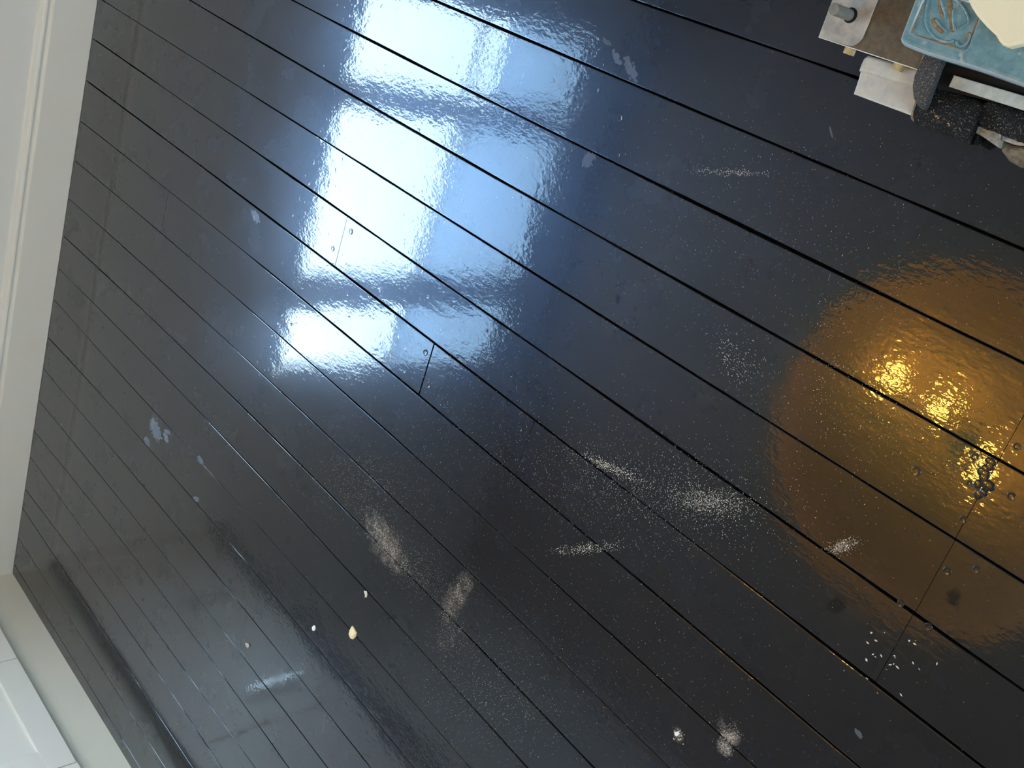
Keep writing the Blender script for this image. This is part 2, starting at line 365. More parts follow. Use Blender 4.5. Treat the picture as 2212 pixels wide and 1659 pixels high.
def structure(o):
    o['kind'] = 'structure'
    return o

def add_box(bm, lo, hi, bevel=0.0, seg=2):
    vs = [bm.verts.new((x, y, z)) for x in (lo[0], hi[0]) for y in (lo[1], hi[1]) for z in (lo[2], hi[2])]
    fs = [bm.faces.new([vs[i] for i in f]) for f in ((0, 1, 3, 2), (4, 6, 7, 5), (0, 4, 5, 1), (2, 3, 7, 6), (0, 2, 6, 4), (1, 5, 7, 3))]
    if bevel:
        es = list({e for f in fs for e in f.edges})
        bmesh.ops.bevel(bm, geom=es, offset=bevel, segments=seg, affect='EDGES', profile=0.5)

def box(lo, hi, bevel=0.0, seg=2):
    bm = bmesh.new()
    add_box(bm, lo, hi, bevel, seg)
    return bm

def prism(pts, z0, z1, bevel=0.0, seg=3):
    bm = bmesh.new()
    top = [bm.verts.new((x, y, z1)) for x, y in pts]
    bot = [bm.verts.new((x, y, z0)) for x, y in pts]
    tf = bm.faces.new(top)
    bm.faces.new(bot[::-1])
    n = len(pts)
    for i in range(n):
        bm.faces.new((top[i], top[(i + 1) % n], bot[(i + 1) % n], bot[i]))
    bmesh.ops.recalc_face_normals(bm, faces=bm.faces)
    if bevel:
        bmesh.ops.bevel(bm, geom=list(tf.edges), offset=bevel, segments=seg, affect='EDGES', profile=0.5, clamp_overlap=True)
    return bm

def cylinder(bm, p0, p1, r0_, r1_=None, n=24, caps=True):
    r1_ = r0_ if r1_ is None else r1_
    p0, p1 = Vector(p0), Vector(p1)
    d = (p1 - p0).normalized()
    a = d.orthogonal().normalized()
    b = d.cross(a)
    A = [bm.verts.new(p0 + (a * math.cos(t) + b * math.sin(t)) * r0_) for t in [2 * math.pi * i / n for i in range(n)]]
    B = [bm.verts.new(p1 + (a * math.cos(t) + b * math.sin(t)) * r1_) for t in [2 * math.pi * i / n for i in range(n)]]
    for i in range(n):
        bm.faces.new((A[i], A[(i + 1) % n], B[(i + 1) % n], B[i]))
    if caps:
        bm.faces.new(A[::-1])
        bm.faces.new(B)

def tube(bm, pts, r, n=8, flat=1.0):
    pts = [Vector(p) for p in pts]
    rings = []
    for i, p in enumerate(pts):
        t = (pts[min(i + 1, len(pts) - 1)] - pts[max(i - 1, 0)]).normalized()
        s = Vector((-t.y, t.x, 0)).normalized()
        k = 0.35 if i in (0, len(pts) - 1) else 1.0
        rings.append([bm.verts.new(p + s * math.cos(a) * r * k + Vector((0, 0, 1)) * math.sin(a) * r * k * flat) for a in [2 * math.pi * j / n for j in range(n)]])
    for A, B in zip(rings, rings[1:]):
        for j in range(n):
            bm.faces.new((A[j], A[(j + 1) % n], B[(j + 1) % n], B[j]))
    bm.faces.new(rings[0][::-1])
    bm.faces.new(rings[-1])

def smooth_line(pts, n=5):
    out = []
    P = [Vector((*p, 0)) for p in pts]
    for i in range(len(P) - 1):
        a, b, c, d = P[max(i - 1, 0)], P[i], P[i + 1], P[min(i + 2, len(P) - 1)]
        for k in range(n):
            t = k / n
            out.append(0.5 * ((2 * b) + (c - a) * t + (2 * a - 5 * b + 4 * c - d) * t * t + (3 * b - a - 3 * c + d) * t ** 3))
    out.append(P[-1])
    return out

# ------------------------------------------------------------------ room shell
bm = box((XL - 0.05, YB, -0.06), (XR, YF, -0.0225))
floor = structure(obj('floor', bm, 'under'))
floor['label'] = 'black gloss-painted wooden board floor dusted with sawdust'

bm = bmesh.new()   # wall with the window opening
add_box(bm, (XL - 0.22, YB - 0.1, -0.06), (XL, YF + 0.1, WIN_Z0))
add_box(bm, (XL - 0.22, YB - 0.1, WIN_Z1), (XL, YF + 0.1, ZC))
add_box(bm, (XL - 0.22, YB - 0.1, WIN_Z0), (XL, WIN_Y0, WIN_Z1))
add_box(bm, (XL - 0.22, WIN_Y1, WIN_Z0), (XL, YF + 0.1, WIN_Z1))
structure(obj('wall_left', bm, 'wall'))
structure(obj('wall_back', box((XL, YB - 0.1, -0.06), (XR, YB, ZC)), 'wall'))
FILL_WIN = (-0.85, 0.55, 0.95, 2.10)   # added unseen window behind the camera, put in for fill light
bm = bmesh.new()
add_box(bm, (XR, YB - 0.1, -0.06), (XR + 0.2, YF + 0.1, FILL_WIN[2]))
add_box(bm, (XR, YB - 0.1, FILL_WIN[3]), (XR + 0.2, YF + 0.1, ZC))
add_box(bm, (XR, YB - 0.1, FILL_WIN[2]), (XR + 0.2, FILL_WIN[0], FILL_WIN[3]))
add_box(bm, (XR, FILL_WIN[1], FILL_WIN[2]), (XR + 0.2, YF + 0.1, FILL_WIN[3]))
structure(obj('wall_right', bm, 'wall'))
bm = bmesh.new()
for lo, hi in (((XR + 0.05, FILL_WIN[0], FILL_WIN[2]), (XR + 0.11, FILL_WIN[1], FILL_WIN[2] + 0.05)), ((XR + 0.05, FILL_WIN[0], FILL_WIN[3] - 0.05), (XR + 0.11, FILL_WIN[1], FILL_WIN[3])),
               ((XR + 0.05, FILL_WIN[0], FILL_WIN[2] + 0.05), (XR + 0.11, FILL_WIN[0] + 0.05, FILL_WIN[3] - 0.05)), ((XR + 0.05, FILL_WIN[1] - 0.05, FILL_WIN[2] + 0.05), (XR + 0.11, FILL_WIN[1], FILL_WIN[3] - 0.05)),
               ((XR + 0.05, (FILL_WIN[0] + FILL_WIN[1]) / 2 - 0.025, FILL_WIN[2] + 0.05), (XR + 0.11, (FILL_WIN[0] + FILL_WIN[1]) / 2 + 0.025, FILL_WIN[3] - 0.05))):
    add_box(bm, lo, hi)
fill_win = structure(obj('added_fill_window', bm, 'trim'))
obj('pane', box((XR + 0.078, FILL_WIN[0] + 0.01, FILL_WIN[2] + 0.01), (XR + 0.082, FILL_WIN[1] - 0.01, FILL_WIN[3] - 0.01)), 'glass', fill_win)
structure(obj('wall_front', box((XL, YF, -0.06), (XR, YF + 0.1, ZC)), 'wall'))
structure(obj('ceiling', box((XL - 0.22, YB - 0.1, ZC), (XR + 0.1, YF + 0.1, ZC + 0.1)), 'ceiling'))
structure(obj('trim_1', box((XL, YB, 0.90), (-1.765, YB + 0.012, 1.50)), 'tile'))

# baseboard: flat board, quirk, ogee
prof = [(0, 0.0), (0.016, 0.0), (0.016, 0.1265), (0.0155, 0.129), (0.0125, 0.1315), (0.0095, 0.137), (0.0095, 0.1415), (0.0135, 0.1435), (0.0150, 0.148),
        (0.0140, 0.153), (0.0105, 0.157), (0.0085, 0.162), (0.0065, 0.167), (0.003, 0.171), (0, 0.172)]
bm = bmesh.new()
ends = [[bm.verts.new((XL + a, y, z)) for a, z in prof] for y in (-2.821, YF)]
for i in range(len(prof) - 1):
    bm.faces.new((ends[0][i], ends[0][i + 1], ends[1][i + 1], ends[1][i]))
bm.faces.new(ends[0]); bm.faces.new(ends[1][::-1])
structure(obj('baseboard_left', bm, 'trim'))

bm = bmesh.new()
ends = [[bm.verts.new((x, YB + a, z)) for a, z in prof] for x in (-1.768, XR)]
for i in range(len(prof) - 1):
    bm.faces.new((ends[0][i], ends[0][i + 1], ends[1][i + 1], ends[1][i]))
bm.faces.new(ends[0]); bm.faces.new(ends[1][::-1])
structure(obj('baseboard_back', bm, 'trim'))

# ------------------------------------------------------------------ floorboards
def seam_fn(i):
    if 0 <= i < len(SEAMS):
        a, b, c, x0, x1 = SEAMS[i]
        def fn(x):
            xx = min(max(x, x0), x1)
            return a * xx * xx + b * xx + c
        return fn
    if i < 0:
        return lambda x: -0.0443 - 0.1322 * i + 0.0009 * math.sin(x * 1.3 + i)
    k = i - len(SEAMS)
    return lambda x: -2.6469 - 0.128 * k
GAP = {0: .0048, 1: .0048, 2: .0052, 3: .0038, 4: .0032, 5: .0048, 6: .0050, 7: .0036, 8: .0030, 9: .0026, 10: .0032, 11: .0028, 12: .0026, 13: .0030, 14: .0026}

def gap(i, x):
    w = GAP.get(i, 0.0022)
    n = mnoise.noise(Vector((x * 2.3, i * 7.31, 1.7))) * 0.9 + mnoise.noise(Vector((x * 9.0, i * 3.1, 4.2))) * 0.35
    k = 0.85 + n
    if i > 6 and n < -0.42:
        k = 0.25
    if x < -2.3:
        k *= 0.8
    return max(0.0006, 0.85 * w * min(max(k, 0.22), 1.25))

JOINTS = {3: [-0.397], 4: [-0.397], 5: [-0.396], 6: [-1.926, -0.397], 7: [-1.526, -1.194], 8: [-2.763], 10: [-0.2], 12: [-0.9]}
JGAP = {(7, -1.526): 0.0045, (7, -1.194): 0.0012, (6, -1.926): 0.0012, (8, -2.763): 0.001}

def plank(i, xa, xb, step):
    """board between seam i-1 (upper) and seam i (lower)"""
    hi_f, lo_f = seam_fn(i - 1), seam_fn(i)
    n = max(2, int((xb - xa) / step) + 1)
    xs = [xa + (xb - xa) * k / (n - 1) for k in range(n)]
    dz = random.uniform(-0.0003, 0.0003)
    roll = random.uniform(-0.0016, 0.0016)
    bm = bmesh.new()
    rows = []
    for x in xs:
        yt = hi_f(x) - gap(i - 1, x) / 2
        yb_ = lo_f(x) + gap(i, x) / 2
        rise = dz
        e = 0.0008 + 0.0004 * mnoise.noise(Vector((x * 14, i * 2.0, 0)))
        mid = (yt + yb_) / 2
        def P(y, d):
            return bm.verts.new((x, y, rise - d + roll * (y - mid)))
        rows.append([P(yb_ + 0.0006, 0.022), P(yb_, 0.0030), P(yb_ + e * 0.4, 0.0009), P(yb_ + e, 0.00022), P(yb_ + e * 1.9, 0.00004), P(yb_ + 0.012, 0.0), P(yt - 0.012, 0.0), P(yt - e * 1.9, 0.00004), P(yt - e, 0.00022), P(yt - e * 0.4, 0.0009), P(yt, 0.0030), P(yt - 0.0006, 0.022)])
    for A, B in zip(rows, rows[1:]):
        for j in range(len(A) - 1):
            bm.faces.new((A[j], A[j + 1], B[j + 1], B[j]))
    bm.faces.new(rows[0]); bm.faces.new(rows[-1][::-1])
    o = obj('plank', bm, 'floor', floor, smooth=False, origin=(xa, (hi_f(xa) + lo_f(xa)) / 2, 0))
    return o

for i in range(-16, len(SEAMS) + 6):
    cuts = [-3.4150] + JOINTS.get(i, []) + [2.19]
    vis = 0 <= i <= len(SEAMS) + 1
    for a, b in zip(cuts, cuts[1:]):
        ga = JGAP.get((i, a), 0.0009) / 2 if a > -3.4 else 0
        gb = JGAP.get((i, b), 0.0009) / 2 if b < 2.1 else 0
        plank(i, a + ga, b - gb, 0.06 if vis else 0.5)

def nail(x, y, r=0.0055):
    bm = bmesh.new()
    n = 16
    prof_ = [(r, 0.0), (r * 0.97, 0.0006), (r * 0.8, 0.0009), (r * 0.62, 0.0004), (r * 0.3, 0.0005)]
    rings = [[bm.verts.new((x + a * math.cos(2 * math.pi * k / n), y + a * math.sin(2 * math.pi * k / n), z)) for k in range(n)] for a, z in prof_]
    for A, B in zip(rings, rings[1:]):
        for k in range(n):
            bm.faces.new((A[k], A[(k + 1) % n], B[(k + 1) % n], B[k]))
    bm.faces.new(rings[-1])
    obj('nail_head', bm, 'floor', floor, smooth=True)
for x, y in ((-0.427, -0.457), (-0.416, -0.495), (-0.445, -0.605), (-0.352, -0.598), (-0.385, -0.415), (-0.36, -0.48), (-0.49, -0.52), (-0.385, -0.625), (-0.42, -0.71), (-0.37, -0.715), (-1.24, -0.24), (-1.215, -0.30), (-1.90, -0.735), (-1.95, -0.80), (-1.545, -0.87), (-1.505, -0.93), (-1.22, -0.875), (-0.4, -0.545)):
    nail(x, y, random.uniform(0.004, 0.008))
bm = bmesh.new()   # paint-filled scab over the end joint
for k in range(9):
    cx, cy = -0.399 + random.uniform(-0.008, 0.008), -0.452 - k * 0.0062
    bmesh.ops.create_icosphere(bm, subdivisions=2, radius=1.0, matrix=Matrix.Translation((cx, cy, 0.0)) @ Matrix.Diagonal((random.uniform(.006, .011), random.uniform(.006, .010), random.uniform(.0007, .0013), 1)))
obj('paint_scab', bm, 'floor', floor, smooth=True)

# ------------------------------------------------------------------ window in three lights
win = structure(obj('window_1', box((XL - 0.09, WIN_Y0, WIN_Z0), (XL + 0.004, WIN_Y1, WIN_Z0 + 0.055)), 'trim'))
win['label'] = 'white three-light window in the left wall, seen as a reflection'
LIGHTS = [(-0.70, -0.345), (-1.545, -0.81), (-1.99, -1.69)]
PZ0, PZ1, RAIL = 0.995, 2.28, 1.66
def wpart(name, lo, hi, mat='trim', bev=0.003):
    return obj(name, box(lo, hi, bev), mat, win)
wpart('head', (XL - 0.09, WIN_Y0, PZ1), (XL + 0.004, WIN_Y1, WIN_Z1))
wpart('jamb', (XL - 0.09, LIGHTS[0][1], WIN_Z0 + 0.05), (XL + 0.004, WIN_Y1, PZ1))
wpart('jamb', (XL - 0.09, WIN_Y0, WIN_Z0 + 0.05), (XL + 0.004, LIGHTS[2][0], PZ1))
wpart('mullion', (XL - 0.09, LIGHTS[1][1], WIN_Z0 + 0.05), (XL + 0.004, LIGHTS[0][0], PZ1))
wpart('mullion', (XL - 0.09, LIGHTS[2][1], WIN_Z0 + 0.05), (XL + 0.004, LIGHTS[1][0], PZ1))
wpart('window_sill', (XL - 0.02, WIN_Y0 - 0.03, WIN_Z0 + 0.015), (XL + 0.03, WIN_Y1 + 0.03, WIN_Z0 + 0.048))
for a, b in LIGHTS:
    wpart('pane', (XL - 0.060, a - 0.004, PZ0 - 0.004), (XL - 0.055, b + 0.004, PZ1 + 0.004), 'glass', 0)
    wpart('meeting_rail', (XL - 0.075, a, RAIL), (XL - 0.040, b, RAIL + 0.028))
BL = ['sheer blind half lowered in the narrow light nearest the machine', 'wide sheer blind half lowered in the middle window light', 'sheer blind half lowered in the narrow light nearest the cabinets']
for (a, b), lab, zlow in zip(LIGHTS, BL, (1.79, 1.655, 1.64)):
    bm = bmesh.new()
    rows = []
    nrow = 40
    for k in range(nrow + 1):
        z = PZ1 - 0.006 - (PZ1 - 0.006 - zlow) * k / nrow
        x = XL - 0.022 + 0.007 * math.sin(k * 0.95) + 0.003 * math.sin(k * 2.3)
        rows.append((bm.verts.new((x, a + 0.004, z)), bm.verts.new((x, b - 0.004, z))))
    for A, B in zip(rows, rows[1:]):
        bm.faces.new((A[0], A[1], B[1], B[0]))
    ob = obj('roman_blind', bm, 'blind', None, smooth=True)
    tag(ob, lab, 'blind', 'sheer blinds in the window')
    wpt = obj('bottom_bar', box((XL - 0.024, a + 0.004, zlow - 0.012), (XL - 0.014, b - 0.004, zlow)), 'trim', ob)

# ------------------------------------------------------------------ kitchen base units along the back wall
PY = -2.821
FY = -2.781        # door faces
plinth = obj('plinth_board', box((XL + 0.0005, PY - 0.016, 0.0), (-1.768, PY, 0.163)), 'plinth')
tag(plinth, 'cream white plinth board running along the floor under the cabinets', 'plinth')
UNITS = [(XL + 0.001, -2.9045, 0.0, 'white cabinet in the corner beside the baseboard wall'),
         (-2.9025, -2.3725, 0.0, 'white shaker cabinet second from the corner, with its door gap edges showing'),
         (-2.3665, -1.772, 0.006, 'white cabinet third from the corner, front standing slightly proud')]
ZB, ZT = 0.1645, 0.86
for a, b, out, lab in UNITS:
    t = thing('base_cabinet', lab, 'cabinet', ((a + b) / 2, -3.1, ZB), 'white base cabinets along the wall')
    obj('carcass', box((a + 0.0005, YB + 0.014, ZB), (b - 0.0005, FY - 0.020, ZT)), 'cabinet', t)
    y1 = FY + out
    d = obj('door', box((a + 0.0005, y1 - 0.0195, ZB), (b - 0.0005, y1 - 0.008, ZT)), 'cabinet', t)
    st = 0.088
    bmr = bmesh.new()
    add_box(bmr, (a + 0.0005, y1 - 0.012, ZB), (b - 0.0005, y1, ZB + 0.090), 0.0012)
    add_box(bmr, (a + 0.0005, y1 - 0.012, ZT - st), (b - 0.0005, y1, ZT), 0.0012)
    add_box(bmr, (a + 0.0005, y1 - 0.012, ZB + 0.0902), (a + st, y1, ZT - st - 0.0002), 0.0012)
    add_box(bmr, (b - st, y1 - 0.012, ZB + 0.0902), (b - 0.0005, y1, ZT - st - 0.0002), 0.0012)
    obj('door_frame', bmr, 'cabinet', d)
    hx = b - 0.062
    bmh = bmesh.new()
    add_box(bmh, (hx - 0.011, y1 + 0.028, 0.50), (hx + 0.011, y1 + 0.034, 0.72), 0.001)
    for z in (0.55, 0.70):
        cylinder(bmh, (hx, y1 - 0.001, z), (hx, y1 + 0.030, z), 0.005, n=12)
    obj('handle', bmh, 'chrome', d)
wt = obj('worktop', box((XL + 0.001, YB + 0.013, ZT + 0.0005), (-1.765, FY + 0.02, ZT + 0.042), 0.003), 'worktop')
tag(wt, 'dark worktop over the white cabinets, seen only reflected in the floor', 'worktop')

# ------------------------------------------------------------------ hanging lamp (seen as the amber reflection)
LX, LY, LZ = -1.10, -1.12, 2.05
lamp = thing('pendant_lamp', 'gold-lined dome pendant lamp with glowing amber bulbs, seen as a reflection', 'lamp', (LX, LY, ZC))
bm = bmesh.new()
n = 48
DR, DH, RIM = 0.62, 0.24, 1.95
def ring(r_, z):
    return [bm.verts.new((LX + r_ * math.cos(2 * math.pi * k / n), LY + r_ * math.sin(2 * math.pi * k / n), z)) for k in range(n)]
inner = [ring(DR * math.cos(t), RIM + DH * math.sin(t)) for t in [0, 0.15, 0.32, 0.5, 0.7, 0.9, 1.1, 1.3, 1.5]]
outer = [ring(DR * math.cos(t) + 0.006, RIM + DH * math.sin(t) + 0.006) for t in [1.5, 1.3, 1.1, 0.9, 0.7, 0.5, 0.32, 0.15, 0]]
rings_ = inner + outer
for P_, Q_ in zip(rings_, rings_[1:] + rings_[:1]):
    for k in range(n):
        bm.faces.new((P_[k], P_[(k + 1) % n], Q_[(k + 1) % n], Q_[k]))
obj('lamp_shade', bm, 'gold', lamp, smooth=True)
bm = bmesh.new()
cylinder(bm, (LX, LY, LZ + 0.11), (LX, LY, ZC - 0.02), 0.006, n=10)
cylinder(bm, (LX, LY, ZC - 0.025), (LX, LY, ZC - 0.0005), 0.06, n=24)
for k in range(3):
    t = 2 * math.pi * k / 3 + 0.4
    cylinder(bm, (LX, LY, LZ + 0.105), (LX + 0.36 * math.cos(t), LY + 0.36 * math.sin(t), LZ + 0.105), 0.004, n=8)
obj('stem', bm, 'brass', lamp)
for bx, by in ((-1.375, -0.985), (-1.19, -0.99), (-0.965, -1.085)):
    bm = bmesh.new()
    bmesh.ops.create_uvsphere(bm, u_segments=20, v_segments=14, radius=0.034, matrix=Matrix.Translation((bx, by, LZ)) @ Matrix.Diagonal((1, 1, 1.2, 1)))
    bl = obj('bulb', bm, 'bulb', lamp, smooth=True)
    bm = bmesh.new()
    cylinder(bm, (bx, by, LZ + 0.045), (bx, by, LZ + 0.105), 0.016, n=14)
    obj('lamp_holder', bm, 'brass', lamp)

# ------------------------------------------------------------------ blue cast-iron machine, top right
mc = thing('cast_iron_machine', 'worn blue cast-iron machine with raised lettering, steel plate and black abrasive roll on the boards', 'machine', (-0.68, 0.03, 0))
D = MACHINE
obj('base_casting', prism(D['base'], 0.0005, 0.045), 'casting', mc)
obj('steel_plate', prism(D['plate'], 0.0452, 0.070, 0.0012, 2), 'plate', mc)
wp = obj('worn_plate', prism(D['worn'], 0.0702, 0.0722, 0.0005, 1), 'worn', mc)
hx, hy = D['hole'][0]
bm = bmesh.new()
cylinder(bm, (hx, hy, 0.0718), (hx, hy, 0.0724), 0.0108, n=28)
obj('hole', bm, 'casting', wp)  # flat disc, the hole's inner shade is its dark colour
bm = bmesh.new()
cylinder(bm, (hx - 0.0022, hy, 0.050), (hx - 0.0022, hy, 0.1160), 0.0082, n=28)
cylinder(bm, (hx - 0.0022, hy, 0.1160), (hx - 0.0022, hy, 0.1167), 0.0082, 0.0074, n=28)
pin = obj('locating_pin', bm, 'pin', mc)
for key in ('nut1', 'nut2'):
    nx, ny = D[key][0]
    bm = bmesh.new()
    cylinder(bm, (nx, ny - 0.005, 0.060), (nx, ny + 0.010, 0.060), 0.0085, n=6)
    cylinder(bm, (nx, ny + 0.002, 0.060), (nx, ny + 0.016, 0.060), 0.0035, n=10)
    obj('hex_nut', bm, 'nut', mc)
obj('guide_rail', prism(D['rail_low'], 0.0005, 0.050, 0.004, 3), 'rail', mc)
obj('guide_rail', prism(D['rail_up'], 0.0008, 0.0595, 0.005, 4), 'rail', mc)

def worn_highlight_edges(o, mat, lo=0.2, hi=0.93):  # recolours bevel faces: painted highlight, on the blue casting also wear
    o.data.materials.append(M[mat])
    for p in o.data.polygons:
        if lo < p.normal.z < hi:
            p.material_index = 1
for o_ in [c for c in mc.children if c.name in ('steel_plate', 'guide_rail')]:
    worn_highlight_edges(o_, 'edge_pale')

# blue casting with a sunk lettered panel
def inset(pts, d):
    n_ = len(pts)
    out = []
    area = sum(pts[i][0] * pts[(i + 1) % n_][1] - pts[(i + 1) % n_][0] * pts[i][1] for i in range(n_))
    s = 1 if area > 0 else -1
    for i in range(n_):
        p, q, r_ = Vector(pts[i - 1]), Vector(pts[i]), Vector(pts[(i + 1) % n_])
        e1, e2 = (q - p).normalized(), (r_ - q).normalized()
        n1, n2 = Vector((-e1.y, e1.x)) * s, Vector((-e2.y, e2.x)) * s
        m_ = (n1 + n2).normalized()
        k = d / max(0.5, m_.dot(n1))
        out.append((q.x + m_.x * k, q.y + m_.y * k))
    return out
def blue_casting():
    bm = bmesh.new()
    o0 = D['blue']
    loops = []
    for dd, z in ((0.0, 0.072), (0.0, 0.096), (0.0008, 0.0995), (0.0025, 0.1025), (0.005, 0.1045), (0.008, 0.105)):
        loops.append([bm.verts.new((x, y, z)) for x, y in (inset(o0, dd) if dd else o0)])
    for A, B in zip(loops, loops[1:]):
        for i in range(len(A)):
            bm.faces.new((A[i], A[(i + 1) % len(A)], B[(i + 1) % len(A)], B[i]))
    bm.faces.new(loops[0][::-1])
    inner0 = [bm.verts.new((x, y, 0.105)) for x, y in D['panel']]
    inner1 = [bm.verts.new((x, y, 0.1045)) for x, y in inset(D['panel'], 0.0008)]
    inner2 = [bm.verts.new((x, y, 0.1020)) for x, y in inset(D['panel'], 0.0022)]
    for A, B in ((inner0, inner1), (inner1, inner2)):
        for i in range(len(A)):
            bm.faces.new((A[i], A[(i + 1) % len(A)], B[(i + 1) % len(A)], B[i]))
    bm.faces.new(inner2)
    ed = []
    for Lp in (loops[-1], inner0):
        for i in range(len(Lp)):
            e = bm.edges.get((Lp[i], Lp[(i + 1) % len(Lp)])) or bm.edges.new((Lp[i], Lp[(i + 1) % len(Lp)]))
            ed.append(e)
    bmesh.ops.triangle_fill(bm, edges=ed, use_beauty=True)
    return bm
casting = obj('blue_casting', blue_casting(), 'blue', mc)
for p in casting.data.polygons:
    p.use_smooth = p.normal.z < 0.95
worn_highlight_edges(casting, 'edge_blue', 0.35, 0.9)
bm = bmesh.new()
for k, v in D.items():
    if k.startswith('ridge_'):
        tube(bm, [(p.x, p.y, 0.1022) for p in smooth_line(v)], 0.0021, 8, 0.85)
obj('raised_lettering', bm, 'blue', casting, smooth=True)
bm = bmesh.new()
for k, v in D.items():
    if k.startswith('dirt_'):
        r_ = 0.0021 if k[-1] in 'lmr' else 0.0032
        tube(bm, [(p.x, p.y, 0.1020) for p in smooth_line(v)], r_, 8, 0.35)
obj('caked_dirt', bm, 'dirt', casting, smooth=True)
obj('pedestal', prism(inset(D['blue'], 0.012), 0.0452, 0.072), 'casting', mc)

# dark strap curling down over the rails
bm = bmesh.new()
sx = [(-0.7141, 0.0205), (-0.7130, 0.0040), (-0.7127, -0.0126), (-0.7095, -0.0256), (-0.7016, -0.0390), (-0.6929, -0.0467), (-0.6850, -0.0500)]
dx = [(-0.6872, 0.0205), (-0.6860, 0.0075), (-0.6847, -0.0040), (-0.6838, -0.0172), (-0.6832, -0.0300), (-0.6830, -0.0400), (-0.6828, -0.0480)]
zz = [0.0700, 0.0735, 0.0740, 0.0735, 0.0725, 0.0705, 0.0680]
top = [(bm.verts.new((a[0], a[1], z)), bm.verts.new(((a[0] + b[0]) / 2, (a[1] + b[1]) / 2, z + 0.002)), bm.verts.new((b[0], b[1], z))) for a, b, z in zip(sx, dx, zz)]
bot = [(bm.verts.new((a[0], a[1], z - 0.014)), bm.verts.new(((a[0] + b[0]) / 2, (a[1] + b[1]) / 2, z - 0.014)), bm.verts.new((b[0], b[1], z - 0.014))) for a, b, z in zip(sx, dx, zz)]
for T in (top, bot):
    for A, B in zip(T, T[1:]):
        bm.faces.new((A[0], A[1], B[1], B[0])); bm.faces.new((A[1], A[2], B[2], B[1]))
for c in (0, 2):
    for i in range(len(top) - 1):
        bm.faces.new((top[i][c], top[i + 1][c], bot[i + 1][c], bot[i][c]))
for i in (0, len(top) - 1):
    bm.faces.new((top[i][0], top[i][1], bot[i][1], bot[i][0])); bm.faces.new((top[i][1], top[i][2], bot[i][2], bot[i][1]))
obj('strap', bm, 'strap', mc, smooth=False)

def rough_roll(x0, x1, yc, zc, r, seed, jag=0.003, a0=0.0, a1=2 * math.pi):
    bm = bmesh.new()
    nx_, na = 26, 40
    rows = []
    for i in range(nx_ + 1):
        row = []
        for j in range(na + 1):
            t = a0 + (a1 - a0) * j / na
            x = x0 + (x1 - x0) * i / nx_
            if i == 0:
                x += jag * mnoise.noise(Vector((t * 2.2, seed, 0))) - 0.0015 * abs(math.sin(t * 5))
            if i == nx_:
                x += jag * 1.6 * mnoise.noise(Vector((t * 1.4, seed + 5, 0)))
            rr = r * (1 + 0.035 * mnoise.noise(Vector((x * 90, t * 2.4, seed)))) + random.uniform(-0.0005, 0.0005)
            row.append(bm.verts.new((x, yc + rr * math.cos(t), zc + rr * math.sin(t))))
        rows.append(row)
    for A, B in zip(rows, rows[1:]):
        for j in range(na):
            bm.faces.new((A[j], A[j + 1], B[j + 1], B[j]))
    if a1 - a0 > 6.2:
        bmesh.ops.remove_doubles(bm, verts=bm.verts, dist=1e-5)
        e = [x for x in bm.edges if x.is_boundary]
        bmesh.ops.holes_fill(bm, edges=e)
    return bm
obj('abrasive_roll', rough_roll(-0.7000, -0.6150, -0.0435, 0.0295, 0.0285, 1.0), 'grit', mc, smooth=True)
obj('abrasive_roll', rough_roll(-0.6170, -0.5000, -0.0290, 0.0270, 0.0215, 2.0), 'grit', mc, smooth=True)
obj('torn_edge', rough_roll(-0.7040, -0.6960, -0.0435, 0.0295, 0.0275, 3.0, 0.004), 'jaw', mc, smooth=True)
bm = bmesh.new()
for fx, fy in ((-0.668, -0.052), (-0.664, -0.0535), (-0.648, -0.0555), (-0.646, -0.057)):
    fz = 0.0295 + math.sqrt(0.0285 ** 2 - (fy + 0.0435) ** 2)
    bmesh.ops.create_icosphere(bm, subdivisions=1, radius=1.0, matrix=Matrix.Translation((fx, fy, fz)) @ Matrix.Diagonal((random.uniform(.0016, .003), .0011, .0012, 1)))
obj('rust_fleck', bm, 'rust', mc)
obj('clamp_bar', prism(D['bar'], 0.0452, 0.055, 0.0008, 2), 'bar', mc)
obj('jaw', prism(D['jawa'], 0.0005, 0.040, 0.002, 2), 'jaw', mc)
obj('jaw', prism(D['jawb'], 0.0008, 0.0385, 0.003, 2), 'jaw', mc)
obj('burnt_shell', prism(D['jawc'], 0.0005, 0.030, 0.006, 3), 'shell', mc)

cr = obj('cream_board', prism(D['cream'], 0.1052, 0.1220, 0.004, 3), 'cream', None)
tag(cr, 'pale cream board with a curved edge lying on top of the blue machine', 'board')

# ------------------------------------------------------------------ things dropped on the boards
def chip(name, x, y, pts, h, mat, label, cat, group=None):
    bm = bmesh.new()
    n_ = len(pts)
    base = [bm.verts.new((x + px, y + py, 0.0004)) for px, py in pts]
    mid = [bm.verts.new((x + px * 1.0, y + py * 1.0, h * 0.6)) for px, py in pts]
    topv = [bm.verts.new((x + px * 0.55 + 0.001, y + py * 0.55, h * (0.85 + 0.3 * random.random()))) for px, py in pts]
    for A, B in ((base, mid), (mid, topv)):
        for i in range(n_):
            bm.faces.new((A[i], A[(i + 1) % n_], B[(i + 1) % n_], B[i]))
    bm.faces.new(base[::-1]); bm.faces.new(topv)
    o = obj(name, bm, mat, None, origin=(x, y, 0))
    tag(o, label, cat, group)
    return o
chip('wood_chip', -1.5043, -1.6156, [[-0.0072, 0.0148], [0.0019, 0.0129], [0.0133, 0.0092], [0.0136, -0.0032], [0.0081, -0.0141], [-0.0008, -0.0175], [-0.0098, -0.0125], [-0.0108, -0.0006]], 0.006, 'chip', 'yellowish wood chip with a pointed tip, largest crumb lying on the boards', 'chip')
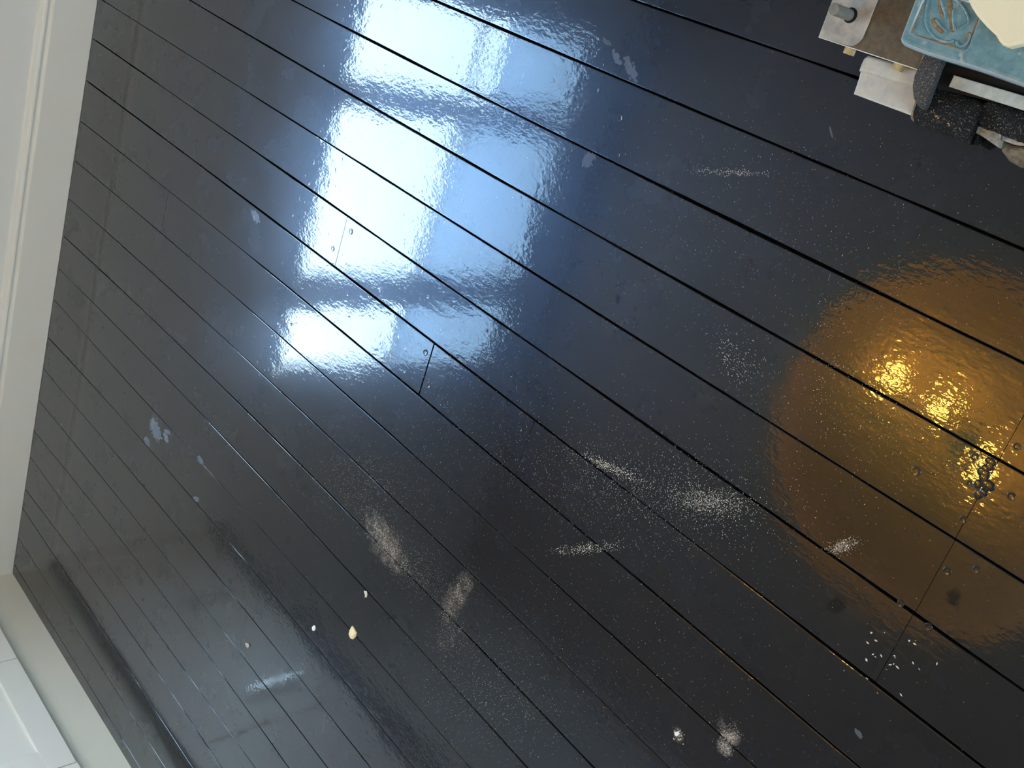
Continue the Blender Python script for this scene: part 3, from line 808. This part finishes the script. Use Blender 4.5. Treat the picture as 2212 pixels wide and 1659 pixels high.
chip('plaster_crumb', -1.6422, -1.7104, [[-0.0021, 0.0082], [0.0039, 0.0072], [0.0061, -0.0005], [0.0023, -0.0073], [-0.004, -0.0084], [-0.0075, -0.0017]], 0.004, 'white', 'bright white crumb on the boards left of the yellowish wood chip', 'crumb')
chip('fluff_crumb', -1.8847, -1.9581, [[-0.0104, -0.0001], [0.0043, 0.0084], [0.0113, 0.0041], [0.0055, -0.007], [-0.0054, -0.0059]], 0.004, 'grey', 'grey crumb on the floor in front of the white cabinets', 'crumb')
chip('wood_chip', -1.5015, -1.4984, [[-0.0081, 0.005], [0.0013, 0.0106], [0.0055, 0.0055], [0.0072, -0.0029], [0.0013, -0.0073], [0.0, 0.0]], 0.003, 'sawdust', 'small tan splinter on the boards above the yellowish wood chip', 'chip')
chip('plaster_crumb', -0.6473, -1.174, [[-0.005, 0.001], [0.0009, 0.0074], [0.0039, 0.0035], [0.0015, -0.0031], [-0.0035, -0.0043]], 0.003, 'white', 'white crumb left of the pale powder smudge at the bottom edge', 'crumb')


def grains():
    verts, faces = [], []
    def grain(x, y, s):
        a = random.uniform(0, math.pi)
        l_, w = s * random.uniform(0.7, 1.6), s * random.uniform(0.4, 0.8)
        c, n_ = math.cos(a), math.sin(a)
        i = len(verts)
        for u, v in ((-l_, 0), (0, -w), (l_, 0), (0, w)):
            verts.append((x + u * c - v * n_, y + u * n_ + v * c, 0.0002))
        verts.append((x, y, 0.0004 + s * 0.6))
        for k in range(4):
            faces.append((i + k, i + (k + 1) % 4, i + 4))
        faces.append((i + 3, i + 2, i + 1, i))
    def free(x, y):
        return x > -3.40 and y > -2.80 and not (x > -0.90 and y > -0.08) and x < 0.3
    for e in DUST:
        cx, cy, ux, uy, vx, vy, st, cnt, size = e
        for _ in range(int(cnt * 1.8)):
            u, v = random.gauss(0, 0.6), random.gauss(0, 0.6)
            x, y = cx + u * ux + v * vx, cy + u * uy + v * vy
            if free(x, y):
                grain(x, y, size * 0.0008 * random.choice((0.6, 0.8, 1.0, 1.0, 1.4)))
    for _ in range(1500):
        x, y = random.uniform(-3.3, 0.2), random.uniform(-2.7, 0.1)
        if free(x, y):
            grain(x, y, 0.0006 * random.choice((0.6, 0.8, 1.0)))
    me = bpy.data.meshes.new('sawdust')
    me.from_pydata(verts, [], faces)
    me.materials.append(M['sawdust'])
    o = bpy.data.objects.new('sawdust', me)
    COL.objects.link(o)
    o['kind'] = 'stuff'
    o['label'] = 'fine pale sawdust scattered in drifts over the black boards'
    o['category'] = 'sawdust'
grains()
